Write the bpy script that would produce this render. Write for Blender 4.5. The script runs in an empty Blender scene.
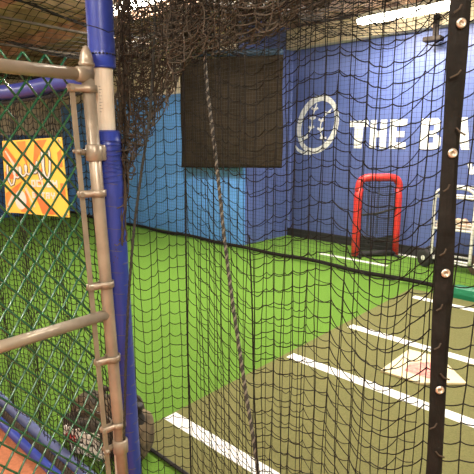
import bpy, math, random
from math import sin, cos, pi, radians, sqrt, atan, atan2
from mathutils import Vector, Matrix
random.seed(7)
S = bpy.context.scene
COL = S.collection

# ------------------------------------------------------------------ camera model (474 x 474 photograph)
F = 480.0; HZ = 140.0; H = 1.62
PITCH = atan((237 - HZ) / F); YAW = atan2(.683, .731)

def ray(x, y):
    u = (x - 237) / F; v = (237 - y) / F
    cy = cos(PITCH) + v * sin(PITCH); cz = -sin(PITCH) + v * cos(PITCH)
    return (u * cos(YAW) - cy * sin(YAW), u * sin(YAW) + cy * cos(YAW), cz)
def P(x, y, D):
    d = ray(x, y); return Vector((d[0] * D, d[1] * D, H + d[2] * D))
def plan(x, k):
    d = ray(x, HZ); return Vector((d[0] * k, d[1] * k))

# ------------------------------------------------------------------ materials
def mat(name, col, rough=.7, metal=0, noise=0, scale=8, col2=None, bump=0, bscale=60, spec=.5, emit=None, estr=0, detail=4):
    m = bpy.data.materials.new(name); m.use_nodes = True
    nt = m.node_tree; b = nt.nodes['Principled BSDF']
    b.inputs['Base Color'].default_value = (*col, 1)
    b.inputs['Roughness'].default_value = rough
    b.inputs['Metallic'].default_value = metal
    b.inputs['Specular IOR Level'].default_value = spec
    if emit:
        b.inputs['Emission Color'].default_value = (*emit, 1); b.inputs['Emission Strength'].default_value = estr
    tc = nt.nodes.new('ShaderNodeTexCoord')
    if noise or col2:
        n = nt.nodes.new('ShaderNodeTexNoise'); n.inputs['Scale'].default_value = scale; n.inputs['Detail'].default_value = detail
        nt.links.new(tc.outputs['Object'], n.inputs['Vector'])
        r = nt.nodes.new('ShaderNodeValToRGB')
        c2 = col2 if col2 else tuple(c * (1 - noise) for c in col)
        r.color_ramp.elements[0].position = .35; r.color_ramp.elements[0].color = (*c2, 1)
        r.color_ramp.elements[1].position = .65; r.color_ramp.elements[1].color = (*col, 1)
        nt.links.new(n.outputs['Fac'], r.inputs['Fac'])
        nt.links.new(r.outputs['Color'], b.inputs['Base Color'])
    if bump:
        n2 = nt.nodes.new('ShaderNodeTexNoise'); n2.inputs['Scale'].default_value = bscale; n2.inputs['Detail'].default_value = 3
        nt.links.new(tc.outputs['Object'], n2.inputs['Vector'])
        bp = nt.nodes.new('ShaderNodeBump'); bp.inputs['Strength'].default_value = bump; bp.inputs['Distance'].default_value = .01
        nt.links.new(n2.outputs['Fac'], bp.inputs['Height'])
        nt.links.new(bp.outputs['Normal'], b.inputs['Normal'])
    return m

M = {}
M['turf'] = mat('green turf', (.145, .29, .040), .9, noise=.28, scale=90, bump=.9, bscale=260, spec=.15)
M['mat'] = mat('olive turf', (.18, .175, .072), .92, noise=.2, scale=120, bump=.6, bscale=300, spec=.1)
M['line'] = mat('white line', (.82, .82, .80), .8, noise=.1, scale=30)
M['clay'] = mat('terracotta carpet', (.50, .19, .10), .95, noise=.2, scale=60, bump=.4, bscale=200, spec=.1)
M['navy'] = mat('navy paint', (.095, .135, .36), .42, noise=.08, scale=2)
M['lblue'] = mat('light blue vinyl', (.12, .35, .82), .5, noise=.15, scale=3)
M['tealpad'] = mat('dark blue vinyl', (.03, .10, .28), .5, noise=.2, scale=3)
M['cream'] = mat('cream paint', (.86, .77, .60), .8, noise=.1, scale=2)
M['beam'] = mat('beam paint', (.78, .67, .46), .7, noise=.15, scale=3)
M['black'] = mat('black rubber', (.012, .011, .012), .7)
M['ceiling'] = mat('brown deck', (.70, .48, .36), .85, col2=(.36, .23, .17), scale=3)
M['tan'] = mat('tan board', (.62, .50, .38), .85, noise=.25, scale=6)
M['pipe'] = mat('painted pipe', (.45, .385, .305), .36, noise=.3, scale=9, metal=.35, bump=.15, bscale=40)
M['bare'] = mat('cream steel', (.84, .78, .66), .45, noise=.12, scale=14)
M['tick'] = mat('ruler marks', (.12, .11, .10), .6)
M['pad'] = mat('royal blue vinyl', (.028, .052, .33), .34, noise=.12, scale=5, bump=.12, bscale=18)
M['padgrey'] = mat('worn blue vinyl', (.12, .15, .34), .5, noise=.35, scale=14)
M['link'] = mat('green plastic wire', (.011, .105, .045), .27, spec=1.0)
M['net'] = mat('dark twine', (.011, .009, .008), .8, spec=.15)
M['nettan'] = mat('brown twine', (.058, .043, .030), .7, spec=.3)
M['netfine'] = mat('fine black twine', (.02, .02, .022), .8)
M['rope'] = mat('braided rope', (.05, .043, .036), .7, col2=(.015, .018, .016), scale=160, spec=.3)
M['ropelight'] = mat('light rope', (.17, .15, .12), .7)
M['band'] = mat('black webbing', (.014, .012, .010), .75, spec=.2, noise=.4, scale=25, bump=.5, bscale=30)
M['brass'] = mat('grommet metal', (.75, .70, .60), .3, metal=.8)
M['tarp'] = mat('brown mesh tarp', (.036, .027, .018), .95, noise=.3, scale=4, bump=.3, bscale=6, spec=.04)
M['red'] = mat('red vinyl', (.68, .035, .03), .4, noise=.08, scale=5)
M['white'] = mat('white paint', (.80, .78, .74), .4)
M['tire'] = mat('tire rubber', (.02, .018, .018), .8)
M['wood'] = mat('brown wheel', (.09, .05, .04), .6)
M['ball'] = mat('baseball leather', (.72, .58, .40), .6, noise=.2, scale=20)
M['green'] = mat('emerald vinyl', (.005, .16, .075), .45)
M['plate'] = mat('cream plate', (.76, .66, .42), .7, noise=.06, scale=12)
M['corner'] = mat('corner paint', (.13, .18, .46), .5)
M['barblue'] = mat('faded dark blue vinyl', (.015, .045, .09), .6)
M['stain'] = mat('faded red print', (.66, .16, .15), .75, col2=(.72, .34, .28), scale=40)
M['camo'] = mat('camouflage canvas', (.035, .030, .022), .9, col2=(.20, .15, .095), scale=13, detail=2, bump=.3, bscale=50)
M['camod'] = mat('dark canvas', (.03, .027, .024), .9, col2=(.10, .08, .055), scale=22)
M['tube'] = mat('fluorescent tube', (1, .95, .85), .5, emit=(1.0, .93, .80), estr=32)
M['dark'] = mat('dark metal', (.025, .018, .014), .6, spec=.15)
M['letter'] = mat('white vinyl lettering', (.84, .84, .82), .5)
M['bagwhite'] = mat('white embroidery', (.88, .84, .78), .7)
M['bagred'] = mat('red embroidery', (.55, .06, .06), .7)
M['yellow'] = mat('yellow print', (.95, .66, .10), .5)
M['orange'] = mat('orange print', (.90, .32, .06), .5, col2=(.85, .20, .05), scale=5)
M['ink'] = mat('black ink', (.03, .02, .02), .6)

# ------------------------------------------------------------------ mesh helpers
class MB:
    def __init__(self): self.v = []; self.f = []; self.mi = []; self.m = 0
    def add(self, vs, fs):
        o = len(self.v); self.v.extend([tuple(p) for p in vs])
        self.f.extend([tuple(i + o for i in q) for q in fs]); self.mi.extend([self.m] * len(fs)); return self
    def box(self, a, b):
        x0, y0, z0 = a; x1, y1, z1 = b
        return self.add([(x0,y0,z0),(x1,y0,z0),(x1,y1,z0),(x0,y1,z0),(x0,y0,z1),(x1,y0,z1),(x1,y1,z1),(x0,y1,z1)],
            [(0,3,2,1),(4,5,6,7),(0,1,5,4),(1,2,6,5),(2,3,7,6),(3,0,4,7)])
    def tube(self, pts, r, n=8, cap=True, closed=False):
        pts = [Vector(p) for p in pts]; N = len(pts)
        if N < 2: return self
        vs = []; up = None
        for i, p in enumerate(pts):
            if closed: t = pts[(i + 1) % N] - pts[i - 1]
            else: t = pts[min(i + 1, N - 1)] - pts[max(i - 1, 0)]
            if t.length < 1e-9: t = Vector((0, 0, 1))
            t.normalize()
            if up is None:
                a = Vector((0, 0, 1)) if abs(t.z) < .9 else Vector((0, 1, 0))
                up = (a - t * a.dot(t)).normalized()
            else:
                up = up - t * up.dot(t)
                up = up.normalized() if up.length > 1e-6 else t.orthogonal().normalized()
            s = t.cross(up); rr = r[i] if isinstance(r, (list, tuple)) else r
            for k in range(n):
                a = 2 * pi * k / n; vs.append(p + up * (cos(a) * rr) + s * (sin(a) * rr))
        fs = []
        for i in range(N if closed else N - 1):
            j = (i + 1) % N
            for k in range(n):
                l = (k + 1) % n; fs.append((i*n+k, i*n+l, j*n+l, j*n+k))
        if cap and not closed:
            fs.append(tuple(range(n - 1, -1, -1))); fs.append(tuple((N-1)*n + k for k in range(n)))
        return self.add(vs, fs)
    def lathe(self, prof, c, axis=(0, 0, 1), n=20):
        ax = Vector(axis).normalized(); u = ax.orthogonal().normalized(); w = ax.cross(u); c = Vector(c)
        vs = []; N = len(prof)
        for r, h in prof:
            for k in range(n):
                a = 2*pi*k/n; vs.append(c + ax*h + (u*cos(a) + w*sin(a)) * max(r, 1e-4))
        fs = []
        for i in range(N - 1):
            for k in range(n):
                l = (k+1) % n; fs.append((i*n+k, i*n+l, (i+1)*n+l, (i+1)*n+k))
        fs.append(tuple(range(n-1, -1, -1))); fs.append(tuple((N-1)*n+k for k in range(n)))
        return self.add(vs, fs)
    def prism(self, poly, fn, d0, d1):
        # poly: list of 2D points, fn(a, b, d) -> 3D point; solid between d0 and d1
        n = len(poly); vs = [fn(a, b, d0) for a, b in poly] + [fn(a, b, d1) for a, b in poly]
        fs = [tuple(range(n - 1, -1, -1)), tuple(range(n, 2*n))] + [(k, (k+1) % n, n + (k+1) % n, n + k) for k in range(n)]
        return self.add(vs, fs)
    def strip(self, pts, w, fn, d0, d1):
        # a flat ribbon of width w along 2D points
        pts = [Vector(p) for p in pts]; L = []; R = []
        for i, p in enumerate(pts):
            t = (pts[min(i+1, len(pts)-1)] - pts[max(i-1, 0)]).normalized(); nn = Vector((-t.y, t.x))
            ww = (w[i] if isinstance(w, (list, tuple)) else w) / 2
            L.append(p + nn*ww); R.append(p - nn*ww)
        for i in range(len(pts) - 1):
            self.prism([L[i], L[i+1], R[i+1], R[i]], fn, d0, d1)
        return self
    def ico(self, c, r):
        c = Vector(c)
        vs = [c + Vector(d) * r for d in ((1,0,0),(-1,0,0),(0,1,0),(0,-1,0),(0,0,1),(0,0,-1))]
        return self.add(vs, [(0,2,4),(2,1,4),(1,3,4),(3,0,4),(2,0,5),(1,2,5),(3,1,5),(0,3,5)])
    def sphere(self, c, r, nu=14, nv=9):
        return self.lathe([(r*sin(pi*i/nv), -r*cos(pi*i/nv)) for i in range(nv+1)], c, n=nu)
    def superell(self, c, rx, ry, rz, e=.45, nu=28, nv=18, fn=None):
        vs = []; c = Vector(c)
        sp = lambda a, q: math.copysign(abs(a)**q, a)
        for i in range(nv+1):
            ph = -pi/2 + pi*i/nv
            for k in range(nu):
                th = 2*pi*k/nu
                p = Vector((rx*sp(cos(ph),e)*sp(cos(th),e), ry*sp(cos(ph),e)*sp(sin(th),e), rz*sp(sin(ph),e)))
                if fn: p = fn(p)
                vs.append(c + p)
        fs = [(i*nu+k, i*nu+(k+1)%nu, (i+1)*nu+(k+1)%nu, (i+1)*nu+k) for i in range(nv) for k in range(nu)]
        return self.add(vs, fs)
    def build(self, name, m, parent=None, smooth=False, bevel=0, loc=None):
        me = bpy.data.meshes.new(name); me.from_pydata(self.v, [], self.f)
        ms = m if isinstance(m, (list, tuple)) else [m]
        for q in ms: me.materials.append(M[q])
        if len(ms) > 1: me.polygons.foreach_set('material_index', self.mi)
        if smooth: me.polygons.foreach_set('use_smooth', [True] * len(me.polygons))
        me.update()
        o = bpy.data.objects.new(name, me); COL.objects.link(o)
        if parent is not None:
            o.parent = parent; o.matrix_parent_inverse = Matrix.Translation(-parent.location)
        if smooth:
            md = o.modifiers.new('n', 'WEIGHTED_NORMAL') if False else None
        if bevel:
            b = o.modifiers.new('bevel', 'BEVEL'); b.width = bevel; b.segments = 3; b.limit_method = 'ANGLE'; b.angle_limit = radians(50)
        return o

def tag(o, label, cat, group=None, kind=None):
    if label: o['label'] = label
    if cat: o['category'] = cat
    if group: o['group'] = group
    if kind: o['kind'] = kind
    return o
def thing(name, label, cat, loc=(0, 0, 0), group=None):
    o = bpy.data.objects.new(name, None); COL.objects.link(o); o.location = loc; o.empty_display_size = .1
    return tag(o, label, cat, group)
def struct(name, mb, m, label, **k):
    o = mb.build(name, m, **k); o['kind'] = 'structure'; o['label'] = label; o['category'] = name.split('_')[0]; return o
def lerp(tab, x):
    if x <= tab[0][0]: return tab[0][1]
    for (a, b), (c, d) in zip(tab, tab[1:]):
        if x <= c: return b + (d - b) * (x - a) / (c - a)
    return tab[-1][1]
def catmull(pts, n=8):
    pts = [Vector(p) for p in pts]; q = [2*pts[0]-pts[1]] + pts + [2*pts[-1]-pts[-2]]; out = []
    for i in range(1, len(q) - 2):
        for k in range(n):
            t = k/n; a, b, c, d = q[i-1], q[i], q[i+1], q[i+2]
            out.append(.5*((2*b) + (c-a)*t + (2*a-5*b+4*c-d)*t*t + (3*b-a-3*c+d)*t**3))
    out.append(pts[-1]); return out

# ------------------------------------------------------------------ room shell
XE = -10.5; YB = 6.6; YP = 5.43; XJ = -4.95; ZC = 3.36; XR = 3.4; YF = -3.0; TY = 1.05
struct('floor', MB().box((XE-.2, TY, -.1), (XR, YB+.2, 0)), 'turf', 'bright green artificial turf floor of the batting cage')
struct('floor_outside', MB().box((XE-.2, YF, -.1), (XR, TY, -.002)), 'clay', 'terracotta floor outside the cage by the gate')
struct('wall_back', MB().box((XJ, YB, 0), (XR, YB+.15, ZC)), 'navy', 'navy blue painted wall with white lettering')
struct('wall_side', MB().box((XJ-.15, YP+.06, 0), (XJ, YB+.15, ZC)), 'navy', 'short navy return wall beside the light blue pads')
struct('wall_left', MB().box((XE, YP+.06, 0), (XJ-.15, YP+.2, ZC)), 'cream', 'cream wall above the light blue pads')
struct('wall_end', MB().box((XE-.15, YF, 0), (XE, YP+.2, ZC)), 'tan', 'tan end wall far left behind the netting')
struct('wall_right', MB().box((XR, YF, 0), (XR+.15, YB+.15, ZC)), 'cream', 'cream wall on the right out of frame')
struct('wall_front', MB().box((XE-.15, YF-.15, 0), (XR+.15, YF, ZC)), 'cream', 'cream wall behind the photographer')
mb = MB()
nx = 150; vs = []; fs = []
for i in range(nx + 1):
    x = XE - .2 + (XR + .4 - XE) * i / nx; z = ZC + (.0, .0, .07, .07)[i % 4]
    vs += [(x, YF - .2, z), (x, YB + .2, z)]
for i in range(nx): fs.append((2*i, 2*i+1, 2*i+3, 2*i+2))
mb.add(vs, fs); mb.box((XE-.2, YF-.2, ZC+.08), (XR+.2, YB+.2, ZC+.14))
struct('ceiling', mb, 'ceiling', 'brown corrugated ceiling deck')
struct('trim_1', MB().box((XJ, YB-.16, 3.03), (XR, YB, 3.33)), 'beam', 'cream beam along the top of the navy wall', bevel=.01)
struct('baseboard_back', MB().box((XJ, YB-.03, 0), (XR, YB, .135)), 'black', 'black rubber baseboard under the navy wall')
struct('trim_2', MB().box((XJ, YB-.05, .135), (XJ+.03, YB, 3.03)), 'corner', 'light blue corner strip of the navy wall')
for k, y in enumerate((1.2, 2.6, 4.0)):
    struct('trim_%d' % (k+3), MB().box((XE, y-.05, 3.14), (XJ+1.2, y+.05, ZC)), 'ceiling', 'brown ceiling joist above the cage netting')

# wall pads: light blue vinyl panels along the left wall, darker ones on the end wall
names = ['light blue wall pad, rightmost at the corner beside the navy wall', 'light blue wall pad, second from the navy corner, behind the hanging rope',
         'light blue wall pad, third from the navy corner', 'light blue wall pad farthest from the navy corner']
w = (XJ - .01 - XE) / 4 - .012
for k in range(4):
    x1 = XJ - .004 - k * (w + .012)
    mb = MB(); nx_, nz_ = 12, 16; vs = []; fs = []
    for i in range(nx_+1):
        for j in range(nz_+1):
            a = i/nx_; b = j/nz_
            bul = .02 * min(1, 6*min(a, 1-a)) * min(1, 8*min(b, 1-b)) + .006*sin(b*9+k) - (.012 if j == 7 else 0)
            vs.append((x1 - w*(1-a), YP - bul, .02 + 2.36*b))
    for i in range(nx_):
        for j in range(nz_):
            q = i*(nz_+1)+j; fs.append((q, q+nz_+1, q+nz_+2, q+1))
    mb.add(vs, fs); mb.box((x1-w, YP, .0), (x1, YP+.055, 2.38))
    tag(mb.build('wall_pad', 'lblue', smooth=False), names[k], 'wall pad', 'light blue wall pads')
for k in range(4):
    mb = MB(); y1 = YP - .08 - k*1.25
    mb.box((XE+.003, y1-1.22, 0), (XE+.06, y1, 1.72))
    tag(mb.build('wall_pad', 'tealpad', bevel=.02), ['dark blue end wall pad nearest the light blue pads', 'second dark blue pad on the end wall, behind the orange poster',
        'third dark blue pad on the end wall', 'fourth dark blue pad on the end wall'][k], 'wall pad', 'dark blue end wall pads')

# ------------------------------------------------------------------ wall lettering and ball emblem
wf = lambda a, b, d: (a, YB - d, b)
root = thing('wall_lettering', 'big white capital letters painted across the navy wall', 'lettering', (-3.0, YB, 1.5))
def L(polys):
    mb = MB()
    for q, p in enumerate(polys): mb.prism(p, wf, .002, .008 + .0006*q)
    return mb.build('letter', 'letter', root)
z0, z1 = 1.497, 1.905; t = .095
R4 = lambda x0, x1, a, b: [(x0, a), (x1, a), (x1, b), (x0, b)]
L([R4(-3.836, -3.525, z1-t, z1), [(-3.745, z0), (-3.62, z0), (-3.605, z1-t), (-3.745, z1-t)]])
L([R4(-3.49, -3.395, z0, z1), R4(-3.33, -3.235, z0, z1), R4(-3.395, -3.33, 1.66, 1.75)])
L([R4(-3.185, -3.085, z0, z1), R4(-3.085, -2.94, z1-.09, z1), R4(-3.085, -2.94, z0, z0+.09), R4(-3.085, -2.97, 1.66, 1.74)])
L([R4(-2.74, -2.64, z0, z1), R4(-2.64, -2.52, z1-.085, z1), R4(-2.64, -2.52, z0, z0+.085), R4(-2.64, -2.53, 1.665, 1.74),
   [(-2.52, z1), (-2.475, z1-.05), (-2.475, 1.75), (-2.53, 1.70), (-2.56, 1.72), (-2.56, z1-.06)],
   [(-2.52, z0), (-2.46, z0+.05), (-2.46, 1.65), (-2.53, 1.70), (-2.56, 1.68), (-2.56, z0+.06)]])
L([[(-2.40, z0), (-2.30, z0), (-2.24, z1), (-2.32, z1)], [(-2.09, z0), (-2.19, z0), (-2.32, z1), (-2.15, z1)], R4(-2.31, -2.17, 1.58, 1.65)])
zz0, zz1 = 1.185, 1.33
def wletter(x):
    L([[(x, zz1), (x+.055, zz1), (x+.085, zz0), (x+.04, zz0)], [(x+.04, zz0), (x+.085, zz0), (x+.125, zz1-.02), (x+.09, zz1-.02)],
       [(x+.09, zz1-.02), (x+.125, zz1-.02), (x+.17, zz0), (x+.125, zz0)], [(x+.125, zz0), (x+.17, zz0), (x+.21, zz1), (x+.16, zz1)]])
wletter(-2.10)

root = thing('ball_emblem', 'white outlined baseball emblem on the navy wall left of the lettering', 'emblem', (-4.41, YB, 1.85))
cx, cz = -4.415, 1.855
ring = []; wid = []
for k in range(49):
    a = 2*pi*k/48 + 3.9; rx, rz = .335, .425
    x = rx*cos(a); z = rz*sin(a); rot = radians(-26)
    ring.append((cx + x*cos(rot) - z*sin(rot), cz + x*sin(rot) + z*cos(rot))); wid.append(.066 + .030*max(0, cos(a-2.6)) + .022*max(0, cos(a+.6)))
MB().strip(ring, wid, wf, .002, .008).build('ring', 'letter', root)
mb = MB(); mb.strip([(cx-.42, cz-.33), (cx-.36, cz-.40), (cx-.24, cz-.445), (cx-.10, cz-.455)], [.02, .045, .05, .03], wf, .002, .008)
mb.build('tail', 'letter', root)
def stitch(pts, side):
    mb = MB(); c = [Vector(p) for p in catmull([Vector((*p, 0)) for p in pts], 4)]
    c = [(p.x, p.y) for p in c]
    mb.strip(c, .018, wf, .002, .0085)
    for i in range(2, len(c)-1, 3):
        x, z = c[i]
        mb.strip([(x-.055*side, z+.03), (x, z), (x+.06*side, z+.025)], .034, wf, .0022, .009)
    mb.build('stitch_line', 'letter', root)
stitch([(cx-.02, cz+.33), (cx-.09, cz+.14), (cx-.12, cz-.05), (cx-.27, cz-.26)], 1)
stitch([(cx+.26, cz+.24), (cx+.10, cz+.10), (cx+.06, cz-.08), (cx+.14, cz-.27)], 1)

# ------------------------------------------------------------------ batting mat and plate
root = thing('batting_mat', 'olive turf batting mat with white box lines in the cage', 'mat', (-.5, 3.2, 0))
MB().box((-2.07, 1.36, .0), (1.3, 5.03, .012)).build('mat_surface', 'mat', root)
for (y, x0, x1) in ((1.62, -2.06, 1.2), (2.765, -2.03, 1.2), (3.60, -2.0, 1.2), (4.765, -1.93, 1.2)):
    MB().box((x0, y-.045, .0122), (x1, y+.045, .0145)).build('box_line', 'line', root)
MB().tube([(-2.08, 1.35, .012), (-.4, 1.35, .012), (1.3, 1.35, .012)], .010, 6).build('edge_strip', 'black', root)
root = thing('home_plate', 'cream home plate with a faded red print on the olive mat', 'home plate', (-1.13, 3.18, .0145))
hp = [(-1.40, 2.98), (-1.40, 3.45), (-1.17, 3.48), (-.89, 3.2), (-1.12, 2.99)]
MB().prism(hp, lambda a, b, d: (a, b, d), .0145, .032).build('plate', 'plate', root, bevel=.004)
MB().prism([(-1.27, 3.08), (-1.29, 3.22), (-1.20, 3.33), (-1.08, 3.31), (-1.04, 3.20), (-1.10, 3.08)], lambda a, b, d: (a, b, d), .0322, .0335).build('print', 'stain', root)
for (a, b, lab) in (((-3.75, 5.79), (-2.72, 5.79), 'white turf line in front of the red pitching screen'), ((-3.1, 6.52), (-1.2, 6.52), 'white turf line along the foot of the navy wall')):
    tag(MB().box((a[0], a[1]-.035, .0005), (b[0], b[1]+.035, .006)).build('turf_line', 'line'), lab, 'line')

# ------------------------------------------------------------------ netting
def weave(mb, grid, r, ok=None, sag=0, seg=4, knot=0, n=3, sagdir=(0, 0, -1), vseg=1, rv=None):
    """grid[c][r] of points: strands down the columns and, sagging between knots, along the rows"""
    C = len(grid); R_ = len(grid[0]); sd = Vector(sagdir); rv = rv or r
    for c in range(C):
        run = []
        for k in range(R_):
            if ok is None or ok[c][k]: run.append(grid[c][k])
            else:
                if len(run) > 1: mb.tube(run, rv, n, cap=False)
                run = []
        if len(run) > 1: mb.tube(run, rv, n, cap=False)
    for k in range(R_):
        run = []
        for c in range(C):
            good = ok is None or ok[c][k]
            if good:
                if run and sag:
                    a = run[-1]; b = grid[c][k]; sg = (sag(c) if callable(sag) else sag) * random.uniform(.4, 1.3)
                    for q in range(1, seg):
                        t = q/seg; run.append(a.lerp(b, t) + sd * (4*sg*t*(1-t)))
                run.append(grid[c][k])
                if knot: mb.ico(grid[c][k], knot)
            else:
                if len(run) > 1: mb.tube(run, r, n, cap=False)
                run = []
        if len(run) > 1: mb.tube(run, r, n, cap=False)

def path_xy(tab, cell, wav=0, ph=0, jit=0):
    """evenly spaced plan points along a path given as (pixel column, distance)"""
    dense = []
    x = tab[0][0]
    while x <= tab[-1][0]:
        dense.append((x, plan(x, lerp(tab, x)))); x += .5
    out = []; acc = 0; last = dense[0][1]; nxt = 0
    for px, p in dense:
        acc += (p - last).length; last = p
        if acc >= nxt:
            kk = wav * sin(acc * 2*pi/.19 + ph) + .4 * wav * sin(acc * 2*pi/.075 + ph*2)
            d = p.normalized() * kk
            out.append((px, p + d)); nxt += cell * (1 + random.uniform(-jit, jit))
    return out

# near net, main panel
root = thing('cage_net', 'near black batting cage net hanging from the blue post to the grommet strap', 'net', (-.9, 1.0, 0))
tabA = [(116, 1.80), (130, 1.78), (185, 1.70), (250, 1.44), (300, 1.27), (360, 1.13), (410, 1.02), (453, .95), (474, .92), (520, .88), (620, .80), (760, .72)]
dzA = [(116, 0), (135, -.02), (185, .055), (215, -.03), (252, -.11), (300, -.03), (335, .0), (360, -.05), (385, -.09), (415, -.06), (453, .03), (520, .06)]
cols = path_xy(tabA, .043, .006, 1.0, .12)
grid = []
for px, p in cols:
    ph = random.uniform(-.006, .006); col_ = []
    for k in range(74):
        z = 3.25 - k*.0445 + ph; z += lerp(dzA, px)*(1 if z < 1.5 else .55)
        wob = .004*sin(z*7 + px*.3)
        col_.append(Vector((p.x + wob + random.uniform(-.0015, .0015), p.y + wob*.6, max(z, .012))))
    grid.append(col_)
mb = MB(); weave(mb, grid, .0016, sag=lambda c: .0105 if cols[c][0] < 255 else .0065, seg=4, knot=.0030)
mb.build('netting', 'net', root)
# the webbing edge with its grommets and lacing
bx = -.340; by = .985
rgt = Vector((cos(YAW), sin(YAW), 0)); fwd = Vector((-sin(YAW), cos(YAW), 0))
mb = MB(); nb = 60; vs = []; fs = []
for k in range(nb+1):
    z = 3.2 - 3.15*k/nb; c = Vector((bx + .004*sin(z*3) + .026*(1.6-z), by - .004, z))
    hw = .0172 + .0015*sin(z*11)
    cr = .0035*sin(z*17)
    for s, o in ((-1, cr), (-.35, -.003), (.35, -.0035 - cr*.5), (1, cr*.5)): vs.append(c + rgt*(hw*s) + fwd*o)
    for s, o in ((1, .004), (-1, .004)): vs.append(c + rgt*(hw*s) + fwd*(o+.002))
for k in range(nb):
    for j in range(6):
        a = k*6+j; b = k*6+(j+1) % 6; fs.append((a, b, b+6, a+6))
mb.add(vs, fs); band = mb.build('edge_band', 'band', root, smooth=False)
band['label'] = 'black webbing strap edge'
for z in (2.12, 1.832, 1.595, 1.355, 1.10, .85, .6):
    c = Vector((bx + .004*sin(z*3) + .026*(1.6-z), by - .004, z)) - fwd*.006
    mb = MB(); rr = [(.0045, 0), (.0045, .003), (.0065, .0042), (.0092, .002), (.0095, 0)]
    mb.lathe(rr, c, -fwd, 18); mb.build('grommet', 'brass', band, smooth=True)
mb = MB(); z = 2.3; s = 1
while z > .3:
    c = Vector((bx + .026*(1.6-z), by-.004, z)) - fwd*.007
    s = random.choice((-1, 1)); w_ = random.uniform(.006, .014)
    mb.tube([c + rgt*(.0178*s), c + rgt*((.0178-w_)*s) + Vector((0, 0, .006)) - fwd*.002, c + rgt*((.0178-w_*1.5)*s) + Vector((0, 0, .014))], .0018, 5)
    z -= random.uniform(.06, .14)
mb.build('lacing', 'nettan', band)

# second, slacker panel hanging just behind on the right
tabB = [(196, 1.74), (230, 1.62), (256, 1.52), (300, 1.36), (330, 1.27), (380, 1.15), (420, 1.08), (446, 1.03)]
dzB = [(196, .04), (230, -.05), (256, -.09), (300, .0), (340, -.02), (380, -.04), (446, .05)]
cols = path_xy(tabB, .047, .016, 2.4, .35)
grid = []
for px, p in cols:
    ph = random.uniform(-.012, .012); col_ = []; ln = random.uniform(-.006, .006)
    for k in range(62):
        z = 3.2 - k*.056 + ph + lerp(dzB, px)*.8
        col_.append(Vector((p.x + ln*(1.6-z), p.y, max(z, .012))))
    grid.append(col_)
mb = MB(); weave(mb, grid, .0013, sag=.0075, seg=5, knot=.0027)
tag(mb.build('cage_net', 'net'), 'second slack black net panel hanging right behind the near net', 'net')

# seam cord at the fold of the near net, and the ropes
def cord(name, m, pts, r, label, cat, strands=3, twist=46, m2=None, light=0):
    c = catmull(pts, 40); mb = MB(); ln = 0; acc = [0]
    for a, b in zip(c, c[1:]): ln += (b-a).length; acc.append(ln)
    for s in range(strands):
        mb.m = 1 if (m2 and s < light) else 0; q = []
        for i, p in enumerate(c):
            t = (c[min(i+1, len(c)-1)] - c[max(i-1, 0)]).normalized(); u = t.orthogonal().normalized(); v_ = t.cross(u)
            a = acc[i]*twist*2 + 2*pi*s/strands
            q.append(p + (u*cos(a) + v_*sin(a)) * r*.55)
        mb.tube(q, r*.58, 6)
    return tag(mb.build(name, [m, m2] if m2 else m, smooth=True), label, cat)
cord('lashing_rope', 'rope', [P(203, -70, 1.66), P(205, 60, 1.64), P(216, 160, 1.60), P(228, 268, 1.56), P(243, 374, 1.50), P(258, 474, 1.44), P(262, 560, 1.38)], 0.0065,
     'light flecked braided rope hanging diagonally down the middle of the net', 'rope', 3, 110, 'ropelight', 1)
cord('lashing_rope', 'rope', [P(156, -20, 1.80), P(151, 100, 1.79), P(141, 175, 1.77), P(133, 240, 1.76), P(127, 330, 1.77), P(124, 440, 1.78)], .0050,
     'dark rope hanging inside the net right beside the blue post', 'rope')
cord('seam_cord', 'net', [P(183, 50, 1.69), P(185, 140, 1.685), P(186, 250, 1.68), P(188, 360, 1.68), P(191, 474, 1.68), P(193, 560, 1.68)], .0030,
     'dark seam cord running down the fold of the near net left of the rope', 'cord')
cord('seam_cord', 'net', [P(249, 235, 1.47), P(252, 300, 1.45), P(254, 390, 1.44), P(258, 480, 1.43), P(260, 560, 1.42)], .0024,
     'thin seam cord in the lower net just right of the diagonal rope', 'cord')

# bunched net, gathered at the post and swagged along the top
bnd = [(108, 300), (117, 262), (122, 232), (130, 196), (140, 160), (152, 138), (166, 110), (178, 86), (188, 62), (200, 55), (240, 52), (262, 40), (290, 24), (322, 10), (352, -8), (400, -30)]
mb = MB()
def bunch(x0, x1, y0, y1, dx, dy, amp, D0, shear, jit, seed, r=.0016):
    rd = random.Random(seed); ph = [rd.uniform(0, 6.28) for _ in range(8)]
    nx = int((x1-x0)/dx); ny = int((y1-y0)/dy); grid = []; ok = []
    ins = lambda x, y: y < lerp(bnd, x) + rd.uniform(-6, 3)
    for i in range(nx+1):
        g_ = []; o_ = []
        for j in range(ny+1):
            x = x0 + dx*i; y = y0 + dy*j + shear*(x-x0)
            x += amp*(sin(y*.055+ph[0]) + .7*sin(x*.09+y*.03+ph[1])) + rd.uniform(-jit, jit)
            y += amp*(sin(x*.06+ph[2]) + .8*sin(x*.12-y*.05+ph[3])) + rd.uniform(-jit, jit)
            D = lerp(D0, x) + .035*sin(x*.08+ph[4]) + .035*sin(y*.06+x*.03+ph[5]) + rd.uniform(-.012, .012)
            g_.append(P(x, y, D)); o_.append(x > 113 and ins(x, y))
        grid.append(g_); ok.append(o_)
    weave(mb, grid, r, ok, sag=.006, seg=3, knot=.003)
D0 = [(110, 1.86), (150, 1.86), (190, 1.72), (260, 1.45), (400, 1.15)]
for s in range(7): bunch(104, 205, -90, 300, 10, 10.5, 7, D0, 0, 4, 20+s, .0024)
for s in range(8): bunch(170, 400, -60, 160, 14, 8, 5, [(a, b-.015*s) for a, b in D0], -.42, 2.5, 40+s, .0021)
rd = random.Random(5)
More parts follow.
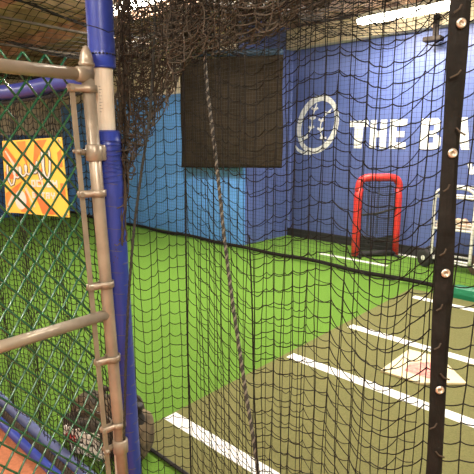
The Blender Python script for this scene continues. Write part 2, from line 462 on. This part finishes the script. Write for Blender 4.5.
for s in range(15):
    xa = rd.uniform(116, 134); xb = 118 + (xa-116)*.45; pts = []
    for k in range(40):
        t_ = k/39; y = -90 + t_*rd.uniform(330, 336)
        pts.append(P(xa + (xb-xa)*t_ + 2.2*sin(k*.8+s) + rd.uniform(-1, 1), y, 1.83 + .02*sin(k*.5+s*2)))
    mb.tube(pts, .0028, 5)
tag(mb.build('bunched_net', 'nettan'), 'brown tangle of bunched netting gathered beside the blue post and swagged along the top', 'net')

# net on the frame left of the post (behind the gate)
rd = random.Random(11); grid = []
x = -3.25
while x < -1.655:
    g_ = []; ph = rd.uniform(-.01, .01)
    for k in range(62):
        z = 1.80 - k*.030 + ph + .012*sin(x*9)
        g_.append(Vector((x + .005*sin(z*13+x*20) + rd.uniform(-.004, .004), 1.0 + .015*sin(x*17) + rd.uniform(-.004, .004), max(z, .03) + rd.uniform(-.004, .004))))
    grid.append(g_); x += .030 * rd.uniform(.8, 1.25)
mb = MB(); weave(mb, grid, .0021, sag=.008, seg=3, knot=.0030)
tag(mb.build('side_net', 'net'), 'close meshed black net on the frame behind the chain link gate', 'net')

# far dividing net with its bottom rope
root = thing('divider_net', 'fine far dividing net with a dark bottom rope in front of the blue walls', 'net', (-4.5, 5.2, 0))
mb = MB()
x = XE + .1; rd = random.Random(3)
while x < 1.6:
    mb.tube([(x + .01*sin(z*2+x), 5.2 + .02*sin(x*3+z), z) for z in (.06, .7, 1.4, 2.1, 2.8, 3.3)], .0016, 3, cap=False); x += .052
z = .08
while z < 3.3:
    mb.tube([(xx, 5.2 + .02*sin(xx*3+z), z + .012*sin(xx*2.3)) for xx in [XE + .1 + .3*i for i in range(40)]], .0016, 3, cap=False); z += .052
mb.build('netting', 'netfine', root)
MB().tube([(xx, 5.2 + .02*sin(xx*3), .045 + .008*sin(xx*5)) for xx in [XE + .1 + .2*i for i in range(60)]], .026, 8).build('bottom_rope', 'net', root)

# overhead net, sagging in swags under the ceiling
mb = MB(); rd = random.Random(9); cols_ = []
fy = lambda x, y: 2.93 - .16*abs(sin(x*1.9)) - .10*abs(sin(y*1.35+.4)) + .03*sin(x*5+y*3)
X_ = [XE + .1 + .1*i for i in range(96)]; Y_ = [1.05 + .1*i for i in range(41)]
for x in X_: mb.tube([(x + rd.uniform(-.02, .02), y, fy(x, y)) for y in Y_], .0040, 3, cap=False)
for y in Y_: mb.tube([(x, y + rd.uniform(-.02, .02), fy(x, y)) for x in X_], .0040, 3, cap=False)
tag(mb.build('ceiling_net', 'net'), 'overhead netting sagging in swags below the brown ceiling', 'net')
for k, (x, lab) in enumerate(((-9.2, 'light overhead net rope farthest from the blue post'), (-7.7, 'light overhead net rope, third from the blue post'), (-6.3, 'light overhead net rope, second from the blue post'), (-5.0, 'light overhead net rope nearest the blue post'))):
    tag(MB().tube([(x + .03*sin(y*2+k), y, 2.80 - .05*sin((y-1)*pi/4.2)) for y in [1.05 + .14*i for i in range(30)]], .016, 6).build('support_rope', 'nettan'), lab, 'rope', 'overhead net ropes')

# tarp hung on the far net
mb = MB(); vs = []; fs = []; nx_, nz_ = 30, 24
for i in range(nx_+1):
    for j in range(nz_+1):
        a = i/nx_; b = j/nz_; x = -6.03 + 2.05*a
        zt = 2.84 - .15*a; zb = 1.18 + .075*a
        x *= 1.025; zt = H + (zt-H)*1.025; zb = H + (zb-H)*1.025
        vs.append((x, 5.26 + .015*sin(a*14+b*3) + .010*sin(b*9+a*5), zb + (zt-zb)*b))
for i in range(nx_):
    for j in range(nz_):
        q = i*(nz_+1)+j; fs.append((q, q+nz_+1, q+nz_+2, q+1))
mb.add(vs, fs); o = mb.build('backstop_tarp', 'tarp', smooth=True)
sm = o.modifiers.new('solid', 'SOLIDIFY'); sm.thickness = .004
tag(o, 'dark brown rectangular tarp hung on the far net', 'tarp')
tag(MB().tube([(-6.2, 5.3, 2.97), (-4.15, 5.3, 2.76)], .05, 12).build('padded_bar', 'barblue', smooth=True), 'dark blue padded bar along the top of the brown tarp', 'padded bar')

# ------------------------------------------------------------------ blue padded post and rails
root = thing('padded_post', 'steel cage post wrapped in royal blue padding with a bare cream gap', 'post', (-1.60, 1.0, 0))
px_, py_ = -1.60, 1.0
pole = MB().tube([(px_, py_, 0), (px_, py_, 3.3)], .036, 20).build('steel_pipe', 'bare', root)
mb = MB()
for k in range(9):
    z = 1.72 + k*.011
    d = Vector((px_, py_, z)) - (Vector((px_, py_, 0)).normalized())*.037 - rgt*.012; d.z = z
    mb.tube([d - rgt*.006, d + rgt*(.001 + .004*(k % 2))], .0007, 4)
mb.build('height_marks', 'tick', pole)
def padtube(z0, z1, r, off=0):
    prof = [(r*.86, 0), (r, .006)] + [(r*(1 + .006*sin(i*1.9)), .006 + (z1-z0-.012)*i/24) for i in range(25)] + [(r, z1-z0-.006), (r*.86, z1-z0)]
    return MB().lathe(prof, (px_+off, py_, z0), n=28)
u = padtube(1.872, 3.2, .0475).build('upper_pad', 'pad', root, smooth=True)
mb = MB()
for k in range(24):
    a = 2*pi*k/24
    mb.tube([(px_+.0485*cos(a+q*.26*.6), py_+.0485*sin(a+q*.26*.6), 1.918 + .002*sin(q*3)) for q in (0, .5, 1)], .0022 + .001*(k % 2), 5)
mb.build('lacing', 'black', u)
mb = MB()
for zc, tl in ((1.99, .02), (2.25, .025), (2.6, .02)):
    mb.tube([(px_+.0482*cos(a), py_+.0482*sin(a), zc + tl*1.6*sin(a*.5)) for a in [2*pi*q/30 for q in range(31)]], .0014, 4)
mb.build('seam', 'black', u)
pt = padtube(.03, 1.655, .047, .008)
pt.v = [(x + (1.655-z)*.016*rgt.x, y + (1.655-z)*.016*rgt.y, z) for x, y, z in pt.v]
lo = pt.build('lower_pad', 'pad', root, smooth=True)
mb = MB()
z = .2
while z < 1.6:
    mb.tube([(px_+.008+.0478*cos(a), py_+.0478*sin(a), z + .02*sin(a*.5+1)) for a in [2*pi*q/30 for q in range(31)]], .0011, 4); z += .085
mb.v = [(x + (1.655-z)*.016*rgt.x, y + (1.655-z)*.016*rgt.y, z) for x, y, z in mb.v]
mb.build('seam', 'tick', lo)
mb = MB()
for k in range(10):
    zz = 1.47 + k*.016
    mb.tube([(px_+.008+(.0475)*cos(a), py_+(.0475)*sin(a), zz + .004*sin(a*2+k)) for a in [2*pi*q/20 for q in range(21)]], .0035, 5)
mb.build('tape_wrap', 'pad', lo)

mb = MB()
prof = [(x, 1.0, 1.845 + .004*sin(x*9)) for x in [-1.66 - .1*i for i in range(22)]]
tr = mb.tube(prof, .036, 18).build('padded_rail', 'pad', smooth=True)
tag(tr, 'royal blue padded top rail running left from the post behind the gate', 'padded rail')
mb = MB()
xx = -1.7
while xx > -3.6:
    mb.tube([(xx, 1.0, 1.806), (xx-.015, .985, 1.792), (xx-.03, 1.0, 1.805)], .006, 5); xx -= .03 * random.uniform(.8, 1.3)
mb.build('shadow_lashing', 'black', tr)  # black cord loops, doubling as the dark shadow beneath the rail
for y, r, m_, lab in ((.905, .023, 'pad', 'royal blue padded floor rail lying next to the terracotta floor'), (1.0, .030, 'padgrey', 'faded grey blue padded floor rail under the side net')):
    tag(MB().tube([(x, y + .006*sin(x*3), r*.98) for x in [-1.66 - .12*i for i in range(22)]], r, 16).build('floor_rail', m_, smooth=True), lab, 'padded rail')
mb = MB(); xx = -1.7
while xx > -3.4:
    mb.tube([(xx, .932, .012), (xx-.02, .948, .045), (xx-.04, .965, .012)], .007, 5); xx -= .028
tag(mb.build('net_lacing', 'nettan'), 'brown lacing cord bunched between the two floor rails', 'cord')

# ------------------------------------------------------------------ chain link gate, swung open towards the camera
GX = -1.50; GY1 = .905; GY0 = -.15
root = thing('chain_link_gate', 'green chain link gate with beige pipe frame swung open at the left', 'gate', (GX, GY1, 0))
GT = P(85.5, 52, 1.66); GB = P(123, 474, 1.98)
def gp(z): return GB.lerp(GT, (z - GB.z)/(GT.z - GB.z))
GX = gp(1.0).x - .02; GY1 = gp(1.0).y
po = MB().tube([gp(.06), gp(.7), gp(1.3), gp(1.872)], .0225, 20).build('gate_post', 'pipe', root, smooth=True)
MB().lathe([(.0235, 0), (.0275, .004), (.0275, .012), (.024, .016), (.0225, .03), (.017, .05), (.008, .066), (.001, .071)], gp(1.870), n=20).build('finial', 'pipe', po, smooth=True)
MB().tube([gp(1.842), (gp(1.84).x+.005, .5, 1.842), (gp(1.84).x+.01, GY0, 1.842)], .0215, 18).build('top_rail', 'pipe', root, smooth=True)
MB().lathe([(.0265, 0), (.0265, .05), (.024, .056)], gp(1.842) + Vector((0, .012, 0)), (0, -1, 0), 18).build('rail_cup', 'pipe', root, smooth=True)
MB().tube([gp(.965), (gp(.965).x, .5, .962), (gp(.965).x, GY0, .96)], .0205, 18).build('middle_rail', 'pipe', root, smooth=True)
MB().tube([gp(.1), (GX, .5, .1), (GX, GY0, .1)], .0205, 14).build('bottom_rail', 'pipe', root, smooth=True)
MB().tube([(GX, GY0, .06), (GX, GY0, 1.83)], .0225, 16).build('latch_post', 'pipe', root, smooth=True)
tb = lambda z: gp(z) + Vector((-.004, -.062, 0))
mb = MB(); vs = []; fs = []
for i in range(12):
    z = .14 + (1.81-.14)*i/11; c = tb(z)
    for dx, dy in ((-.003, -.009), (.003, -.009), (.003, .009), (-.003, .009)): vs.append(c + Vector((dx, dy, 0)))
for i in range(11):
    for j in range(4): fs.append((i*4+j, i*4+(j+1) % 4, i*4+4+(j+1) % 4, i*4+4+j))
fs += [(3, 2, 1, 0), (44, 45, 46, 47)]
mb.add(vs, fs).build('tension_bar', 'pipe', root)
for z in (1.795, 1.43, 1.085, .785, .50):
    c = gp(z); mb = MB(); q = []
    for k in range(15):
        a = -pi/2 + .28 + (2*pi-.56)*k/14; q.append(c + Vector((.0255*cos(a), .0255*sin(a), 0)))
    q = [tb(z) + Vector((.007, -.012, 0))] + q[:] + [tb(z) + Vector((-.007, -.012, 0))]
    vs = []; fs = []
    for p in q: vs += [p + Vector((0, 0, -.012)), p + Vector((0, 0, .012))]
    for k in range(len(q)-1): fs.append((2*k, 2*k+1, 2*k+3, 2*k+2))
    o = mb.add(vs, fs).build('tension_band', 'pipe', root, smooth=True)
    s_ = o.modifiers.new('s', 'SOLIDIFY'); s_.thickness = .005
    MB().lathe([(.009, 0), (.009, .006), (.004, .007), (.004, .028), (.007, .029), (.007, .034)], tb(z) + Vector((.016, -.006, 0)), (-1, 0, 0), 8).build('bolt', 'pipe', o)
for z in (1.575, .40):
    c = gp(z); mb = MB()
    mb.lathe([(.024, -.03), (.0305, -.026), (.0305, .026), (.024, .03)], c, n=20)
    pv = Vector((px_+.03, py_-.035, z))
    d = (pv - c)
    mb.tube([c + d*.2, c + d*.75], .017, 10); mb.lathe([(.018, -.028), (.021, -.024), (.021, .024), (.018, .028)], c + d*.72, n=14)
    mb.tube([c + Vector((-.018, -.022, 0)), c + Vector((-.012, -.062, .006))], .011, 8)
    mb.tube([c + Vector((-.03, -.062, .006)), c + Vector((.012, -.062, .006))], .008, 8)
    mb.build('hinge', 'pipe', root, smooth=True)
# fabric of the gate
mb = MB(); wd = .074; hh = .0455; nw = 16; ntop = 1.842 + .052; rw = .0041
yk0 = tb(1.0).y - .002
for k in range(nw):
    pts = []; z = ntop - (.0 if k % 1 == 0 else 0); j = 0
    while z > .07:
        side = (j + k) % 2
        lean = gp(z).y - gp(1.0).y
        y = yk0 + lean - wd*.5*(k + side)
        x = gp(z).x - .018 + (.0028 if side else -.0028)
        pts.append(Vector((x, y, z + (.004 if side else -.004)*0))); j += 1; z -= hh
    # rounded bends: insert points near each knuckle
    q = []
    for i, p in enumerate(pts):
        if 0 < i < len(pts)-1:
            q += [p.lerp(pts[i-1], .07) + Vector((.0, 0, 0)), p + Vector((math.copysign(.0018, p.x-gp(p.z).x+.018), 0, 0)), p.lerp(pts[i+1], .07)]
        else: q.append(p)
    mb.tube(q, rw, 6)
mb.build('chain_link', 'link', root, smooth=True)

# ------------------------------------------------------------------ orange poster on the side net
def pf(a, b, d):   # a, b in 0..1
    tl = Vector((-2.565, 0, 1.615)); tr_ = Vector((-1.937, 0, 1.632)); br = Vector((-1.917, 0, 1.296)); bl = Vector((-2.60, 0, 1.248))
    p = bl.lerp(br, a).lerp(tl.lerp(tr_, a), b); p.x = p.x*.97 + .012; p.z = H + (p.z-H)*.97; p.y = .97 - d + .006*sin(a*5); return p
root = thing('poster', 'orange and yellow sunburst poster with white script hung behind the gate', 'poster', tuple(pf(.5, 0, 0)))
mb = MB(); vs = []; fs = []
for i in range(13): vs += [pf(i/12, 0, 0), pf(i/12, 1, 0), pf(i/12, 1, .004), pf(i/12, 0, .004)]
for i in range(12):
    for j in range(4): fs.append((i*4+j, i*4+(j+1) % 4, i*4+4+(j+1) % 4, i*4+4+j))
fs += [(0, 1, 2, 3), (51, 50, 49, 48)]
mb.add(vs, fs).build('panel', 'yellow', root)
mb = MB(); cx_, cy_ = .42, .52
def edgept(a):
    c, s = cos(a), sin(a); t_ = 9
    for lim, comp, o in ((.985, c, cx_), (.015, c, cx_), (.98, s, cy_), (.02, s, cy_)):
        if abs(comp) > 1e-6:
            q = (lim - o)/comp
            if q > 0: t_ = min(t_, q)
    return (cx_ + c*t_, cy_ + s*t_)
for k in range(9):
    a = 2*pi*k/9 + .2; a1 = a + .34
    e0, em, e1 = edgept(a), edgept((a+a1)/2), edgept(a1)
    st = .26
    s0 = (cx_ + (e0[0]-cx_)*st, cy_ + (e0[1]-cy_)*st)
    mb.prism([s0, e0, em, e1], pf, .0045, .0052)
mb.build('sunburst', 'orange', root)
mb = MB()
def pstrip(pts, w_, d=.0062): mb.strip([Vector((*p, 0)).to_2d() for p in pts], w_, pf, .0055, d)
def script_word(off, ww, d0):
    # a sloping joined script: tall capital, then small loops and two tall strokes
    pts = []
    for k in range(61):
        t_ = k/60; a = t_*7*2*pi
        hgt = .055 + .07*(1 if t_ < .13 else 0) + .09*(1 if t_ > .78 else 0)
        pts.append((.08 + .72*t_ - .036*sin(a) + off, .53 + .15*t_ + 1.25*hgt*cos(a) + off))
    mb.strip([Vector(p) for p in pts], ww, pf, d0, d0+.0008)
script_word(.0, .045, .0054); mb.build('script_outline', 'ink', root)
mb = MB(); script_word(.003, .026, .0064); mb.build('script', 'letter', root)
mb = MB()
def block(ch, x, y, w_, h_):
    segs = {'O': [(0,0,1,.25),(0,.75,1,1),(0,0,.3,1),(.7,0,1,1)], 'E': [(0,0,.3,1),(0,0,1,.25),(0,.38,.85,.62),(0,.75,1,1)],
            'L': [(0,0,.3,1),(0,0,1,.25)], 'I': [(.3,0,.7,1)], 'N': [(0,0,.28,1),(.72,0,1,1),(.25,.35,.75,.75)], 'T': [(0,.75,1,1),(.35,0,.65,1)],
            'R': [(0,0,.3,1),(0,.75,1,1),(.7,.5,1,1),(0,.4,1,.6),(.6,0,.9,.45)], 'Y': [(.35,0,.65,.5),(0,.5,.3,1),(.7,.5,1,1),(0,.42,1,.6)],
            'A': [(0,0,.28,1),(.72,0,1,1),(0,.75,1,1),(0,.35,1,.55)], 'C': [(0,0,.3,1),(0,0,1,.25),(0,.75,1,1)], 'H': [(0,0,.28,1),(.72,0,1,1),(0,.38,1,.62)]}
    for a, b, c, d in segs[ch]: mb.prism([(x+a*w_, y+b*h_), (x+c*w_, y+b*h_), (x+c*w_, y+d*h_), (x+a*w_, y+d*h_)], pf, .0056, .0064)
for k, ch in enumerate('OCLEN'): block(ch, .47 + .088*k, .375, .072, .095)
for k, ch in enumerate('ENTRY'): block(ch, .47 + .078*k, .225, .062, .085)
mb.build('block_lettering', 'letter', root)
mb = MB(); mb.prism([(.27 + .095*cos(2*pi*k/24), .19 + .135*sin(2*pi*k/24)) for k in range(24)], pf, .0066, .0074); mb.build('printed_ball', 'letter', root)
for q_, wq in (([(.05, .10), (.16, .28)], [.03, .05]), ([(.50, .10), (.36, .36)], [.02, .04]), ([(.05, .86), (.24, .60)], [.02, .05])):
    MB().strip(q_, wq, pf, .0055, .0062).build('printed_bat', 'bare', root)
for a, b in ((.03, .95), (.97, .96), (.975, .04), (.03, .05)):
    MB().lathe([(.003, 0), (.003, .002), (.006, .003), (.009, .001), (.009, 0)], pf(a, b, .004), (0, -1, 0), 12).build('eyelet', 'brass', root)

# ------------------------------------------------------------------ backpack
bc = Vector((-2.09, 1.225, 0))
root = thing('backpack', 'dark camouflage backpack with white and red lettering behind the gate post', 'backpack', tuple(bc)); root.rotation_euler = (0, 0, radians(18))
def sl(p):
    k = (p.z + .17)/.34
    return Vector((p.x*(1 - .18*k*k) + .012*sin(p.z*25), p.y*(1 - .30*k) + .02*k + .008*sin(p.x*30), p.z + .012*sin(p.x*22+p.y*9)))
MB().superell(bc + Vector((0, 0, .138)), .25, .105, .138, .55, fn=sl).build('body', 'camo', root, smooth=True)
pk = MB().superell(bc + Vector((-.05, -.088, .105)), .175, .042, .090, .5, fn=lambda p: Vector((p.x, p.y + .01*sin(p.x*30), p.z + .008*sin(p.x*25)))).build('front_pocket', 'camod', root, smooth=True)
mb = MB(); rd = random.Random(2); mw = MB()
fy_ = lambda a, b, d: (bc.x + a, bc.y - .130 - d, b - .035)
def scribble(mbx, x0, zc, n, h):
    for k in range(n):
        x = x0 + k*.026
        mbx.strip([(x, zc-h*rd.uniform(.7, 1)), (x+.006, zc+h*rd.uniform(.6, 1))], .016, fy_, -.006, .016)
        if rd.random() < .7: mbx.strip([(x, zc + rd.uniform(-.4, .6)*h), (x+.022, zc + rd.uniform(-.2, .9)*h)], .013, fy_, -.006, .0165)
scribble(mw, -.165, .160, 9, .034); scribble(mw, -.13, .085, 9, .030)
mw.build('lettering', 'bagwhite', pk); scribble(mb, -.165, .135, 3, .03); mb.build('red_lettering', 'bagred', pk)
MB().tube(catmull([bc + Vector((-.06, .03, .275)), bc + Vector((-.05, .03, .31)), bc + Vector((.05, .03, .313)), bc + Vector((.06, .03, .275))], 6), .012, 8).build('grab_handle', 'camod', root, smooth=True)
for s in (-1, 1):
    MB().tube(catmull([bc + Vector((s*.09, .09, .27)), bc + Vector((s*.12, .12, .24)), bc + Vector((s*.14, .125, .14)), bc + Vector((s*.12, .11, .04))], 6), .014, 8).build('shoulder_strap', 'camod', root, smooth=True)
MB().superell(bc + Vector((.215, -.01, .13)), .055, .08, .115, .6, fn=lambda p: Vector((p.x, p.y, p.z + .01*sin(p.y*30)))).build('side_pocket', 'camo', root, smooth=True)
mb = MB(); mb.lathe([(.028, 0), (.034, .006), (.034, .18), (.022, .20), (.022, .225), (.026, .226), (.026, .25), (.02, .252)], bc + Vector((.225, -.03, .065)), n=16)
mb.build('water_bottle', 'black', root, smooth=True)
mb = MB(); mb.tube([bc + Vector((.17*cos(a), -.085 - .015*sin(a), .15 + .11*sin(a))) for a in [pi*q/16 for q in range(17)]], .006, 6); mb.build('zipper', 'ropelight', root)

# ------------------------------------------------------------------ pitching screen
sa = Vector((-3.285, 5.96, 0)); sb = Vector((-2.905, 6.41, 0)); sd_ = (sb-sa).normalized(); sn = Vector((sd_.y, -sd_.x, 0)); SW = (sb-sa).length; SH = 1.06
root = thing('pitching_screen', 'red padded rectangular pitching screen with black net before the navy wall', 'pitching screen', tuple((sa+sb)/2))
sp_ = lambda a, z, d=0: sa + sd_*a + Vector((0, 0, z)) + sn*d
MB().tube([sp_(0, .02), sp_(0, .4), sp_(0, .85), sp_(.02, .97)], .056, 14).build('side_pad', 'red', root, smooth=True)
MB().tube([sp_(SW, .02), sp_(SW, .4), sp_(SW, .85), sp_(SW-.02, .97)], .047, 14).build('side_pad', 'red', root, smooth=True)
MB().tube(catmull([sp_(.0, .93), sp_(.02, 1.05), sp_(.10, 1.11), sp_(SW/2, 1.115), sp_(SW-.10, 1.11), sp_(SW-.02, 1.05), sp_(SW, .93)], 5), .051, 14).build('top_pad', 'red', root, smooth=True)
MB().tube([sp_(0, .045), sp_(SW, .045)], .045, 12).build('bottom_pad', 'black', root, smooth=True)
mb = MB()
for k in range(int(SW/.028)+1): mb.tube([sp_(k*.028, z, .012*sin(z*6)) for z in (.05, .3, .6, .8, 1.08)], .0022, 4)
for k in range(37): mb.tube([sp_(SW*q/5, .05+k*.028, .012*sin(k*.17)) for q in range(6)], .0028, 4)
mb.build('net', 'netfine', root)
mb = MB()
mb.prism([(.05, .09), (SW-.05, .09), (SW-.05, .30), (SW*.5, .26), (.05, .31)], lambda a, b, d: sp_(a, b, d), -.02, -.012); mb.build('lower_flap', 'black', root)
for a in (.17, .31):
    MB().tube([sp_(a, 1.09, -.03), sp_(a, .32, -.03)], .012, 6).build('strap', 'padgrey', root)
MB().tube([sp_(.03, .60, .02), sp_(SW*.5, .62, .02), sp_(SW-.03, .69, .02)], .016, 6).build('cross_strap', 'black', root)
for a in (.02, SW-.02): MB().tube([sp_(a, .02, -.15), sp_(a, .02, .15)], .018, 8).build('foot', 'black', root)

# ------------------------------------------------------------------ ball cart and its balls
cX0, cX1, cY0, cY1 = -2.275, -1.80, 6.08, 6.34
root = thing('ball_cart', 'white tube frame ball cart on black wheels by the navy wall', 'ball cart', ((cX0+cX1)/2, 6.2, 0))
for y in (cY0, cY1):
    MB().tube(catmull([(cX0, y, .12), (cX0, y, .5), (cX0, y, .92), (cX0+.08, y, 1.03), ((cX0+cX1)/2, y, 1.045), (cX1-.08, y, 1.03), (cX1, y, .92), (cX1, y, .5), (cX1, y, .12)], 5), .019, 10).build('side_frame', 'white', root, smooth=True)
for z in (.14, .53, .93):
    MB().tube([(cX0, cY0, z), (cX1, cY0, z), (cX1, cY1, z), (cX0, cY1, z)], .014, 8, closed=True).build('cross_bar', 'white', root)
mb = MB()
mb.box((cX0+.01, cY0+.01, .525), (cX1-.01, cY1-.01, .532))
for z in (.57, .61): mb.tube([(cX0, cY0, z), (cX1, cY0, z), (cX1, cY1, z), (cX0, cY1, z)], .006, 6, closed=True)
mb.build('basket', 'white', root)
for x, m_ in ((cX0-.085, 'tire'), (cX1+.075, 'wood')):
    for y in (cY0+.02, cY1-.02):
        wl = MB().lathe([(.05, -.024), (.10, -.028), (.118, -.018), (.122, 0), (.118, .018), (.10, .028), (.05, .024)], (x, y, .122), (.45, 1, 0), 24).build('wheel', m_, root, smooth=True)
        MB().lathe([(.03, -.034), (.032, .034)], (x, y, .122), (.45, 1, 0), 12).build('hub', 'white', wl)
        MB().tube([(x, y, .122), (cX0 if x < -2.1 else cX1, y, .14)], .011, 8).build('axle', 'dark', root)
rd = random.Random(4); proto = None; n_ = 0
for lay in range(2):
    for i in range(5 - lay):
        for j in range(3 - lay):
            loc = (cX0 + .055 + .0765*i + lay*.038, cY0 + .055 + .0765*j + lay*.038, .5325 + .037 + lay*.055)
            if proto is None:
                mbb = MB().sphere((0, 0, 0), .0365)
                o = mbb.build('baseball', 'ball', smooth=True); proto = o
                st = MB().tube([(.0366*cos(a), .0366*sin(a)*cos(.9*sin(2*a)), .0366*sin(a)*sin(.9*sin(2*a))) for a in [2*pi*q/30 for q in range(30)]], .0014, 4, closed=True).build('seam', 'red', o)
                tag(o, 'tan baseball in the basket of the white ball cart', 'ball', 'baseballs in the ball cart')
            else:
                o = proto.copy(); COL.objects.link(o)
                for ch in proto.children:
                    c2 = ch.copy(); COL.objects.link(c2); c2.parent = o
            o.location = loc; o.rotation_euler = (rd.uniform(0, 6), rd.uniform(0, 6), 0)

# green padded roll on the turf at the foot of the far net
mb = MB(); pts = [(-1.64, 0), (1.5, 0)]
prof = [(-.07, 0), (-.075, .06), (-.06, .115), (-.02, .135), (.03, .135), (.065, .115), (.075, .06), (.07, 0)]
vs = [(x, 5.09 + a, b) for x in (-1.66, -1.60, .2, 1.5) for a, b in [(p[0]*(.8 if x == -1.66 else 1), p[1]*(.85 if x == -1.66 else 1)) for p in prof]]
n8 = len(prof); fs = [(i*n8+k, i*n8+(k+1) % n8, (i+1)*n8+(k+1) % n8, (i+1)*n8+k) for i in range(3) for k in range(n8)] + [tuple(range(n8-1, -1, -1)), tuple(range(3*n8, 4*n8))]
tag(mb.add(vs, fs).build('ground_pad', 'green', smooth=False, bevel=.01), 'emerald green ground pad at the foot of the far net right of the strap', 'pad')

# ------------------------------------------------------------------ lamps
def fixture(x, y, z, ln, label, power, axis='x', tubes=True):
    root = thing('fluorescent_light', label, 'ceiling light', (x, y, z), 'fluorescent ceiling lights')
    d = Vector((1, 0, 0)) if axis == 'x' else Vector((0, 1, 0)); n = Vector((d.y, d.x, 0)); c = Vector((x, y, z))
    a, b = c - d*ln/2, c + d*ln/2
    p0 = a - n*.09 + Vector((0, 0, .032)); p1 = b + n*.09 + Vector((0, 0, .08))
    MB().box(p0, p1).build('housing', 'white', root, bevel=.008)
    for s in (-1, 1):
        MB().tube([a + n*.045*s, b + n*.045*s], .036, 10).build('tube', 'tube', root, smooth=True)
    MB().tube([c + d*.3 + Vector((0, 0, .07)), c + d*.3 + Vector((0, 0, ZC - z + .01))], .008, 6).build('hanger', 'dark', root)
    MB().tube([c - d*.3 + Vector((0, 0, .07)), c - d*.3 + Vector((0, 0, ZC - z + .01))], .008, 6).build('hanger', 'dark', root)
    l = bpy.data.lights.new('lamp', 'AREA'); l.shape = 'RECTANGLE'; l.size = ln; l.size_y = .16; l.energy = power; l.color = (1, .92, .78)
    o = bpy.data.objects.new('lamp', l); COL.objects.link(o); o.location = (x, y, z - .045)
    if axis == 'y': o.rotation_euler = (0, 0, pi/2)
    o.parent = root; o.matrix_parent_inverse = Matrix.Translation(-root.location)
fixture(-2.71, 5.83, 3.09, 1.2, 'lit fluorescent fixture at upper right above the lettering on the navy wall', 95)
fixture(-5.0, 3.65, 3.2, 1.2, 'lit fluorescent fixture above the bunched netting by the blue post', 95)
fixture(-3.2, 3.2, 3.2, 1.2, 'unseen fluorescent fixture added over the olive mat to light the cage, out of frame', 130)  # unseen, added to light the cage interior
fixture(-.4, 3.6, 3.2, 1.2, 'unseen fluorescent fixture added over the right end of the mat as fill, out of frame', 120)  # another unseen fill lamp added inside the cage
fixture(.9, -.4, 3.2, 1.2, 'unseen fluorescent fixture added outside the cage to the right of the photographer as fill, out of frame', 100)  # added fill, set rightward so the gate post's shadow misses the bare pipe
fixture(-1.5, -1.0, 3.2, 1.2, 'unseen fluorescent fixture added outside the cage to the left of the photographer as fill, out of frame', 80)  # second added fill lamp, brightens the padded top rail
fixture(-8.6, -.6, 3.2, 1.2, 'unseen fluorescent fixture added outside the far left end of the cage as fill, out of frame', 110, 'y')  # added fill for the far left, kept out of view

# dark bracketed speaker under the beam
root = thing('wall_speaker', 'small dark speaker on a bracket just below the cream beam', 'speaker', (-2.58, 6.40, 2.86))
MB().box((-2.70, 6.33, 2.84), (-2.47, 6.47, 2.90)).build('housing', 'dark', root, bevel=.015)
MB().box((-2.60, 6.39, 2.90), (-2.53, 6.43, 3.16)).build('bracket', 'dark', root, bevel=.008)
MB().box((-2.60, 6.39, 3.10), (-2.53, 6.45, 3.16)).build('mounting_plate', 'dark', root)

# ------------------------------------------------------------------ world, camera, view
w_ = bpy.data.worlds.new('world'); S.world = w_; w_.use_nodes = True
w_.node_tree.nodes['Background'].inputs['Color'].default_value = (1, .9, .78, 1)
w_.node_tree.nodes['Background'].inputs['Strength'].default_value = .15
cam = bpy.data.cameras.new('camera'); co = bpy.data.objects.new('camera', cam); COL.objects.link(co)
cam.sensor_width = 36; cam.lens = 36*F/474; cam.clip_start = .05; cam.clip_end = 60
co.location = (0, 0, H); co.rotation_euler = (pi/2 - PITCH, 0, YAW)
S.camera = co
vs_ = S.view_settings; vs_.view_transform = 'Standard'; vs_.look = 'None'; vs_.exposure = 0; vs_.gamma = 1; vs_.use_curve_mapping = False
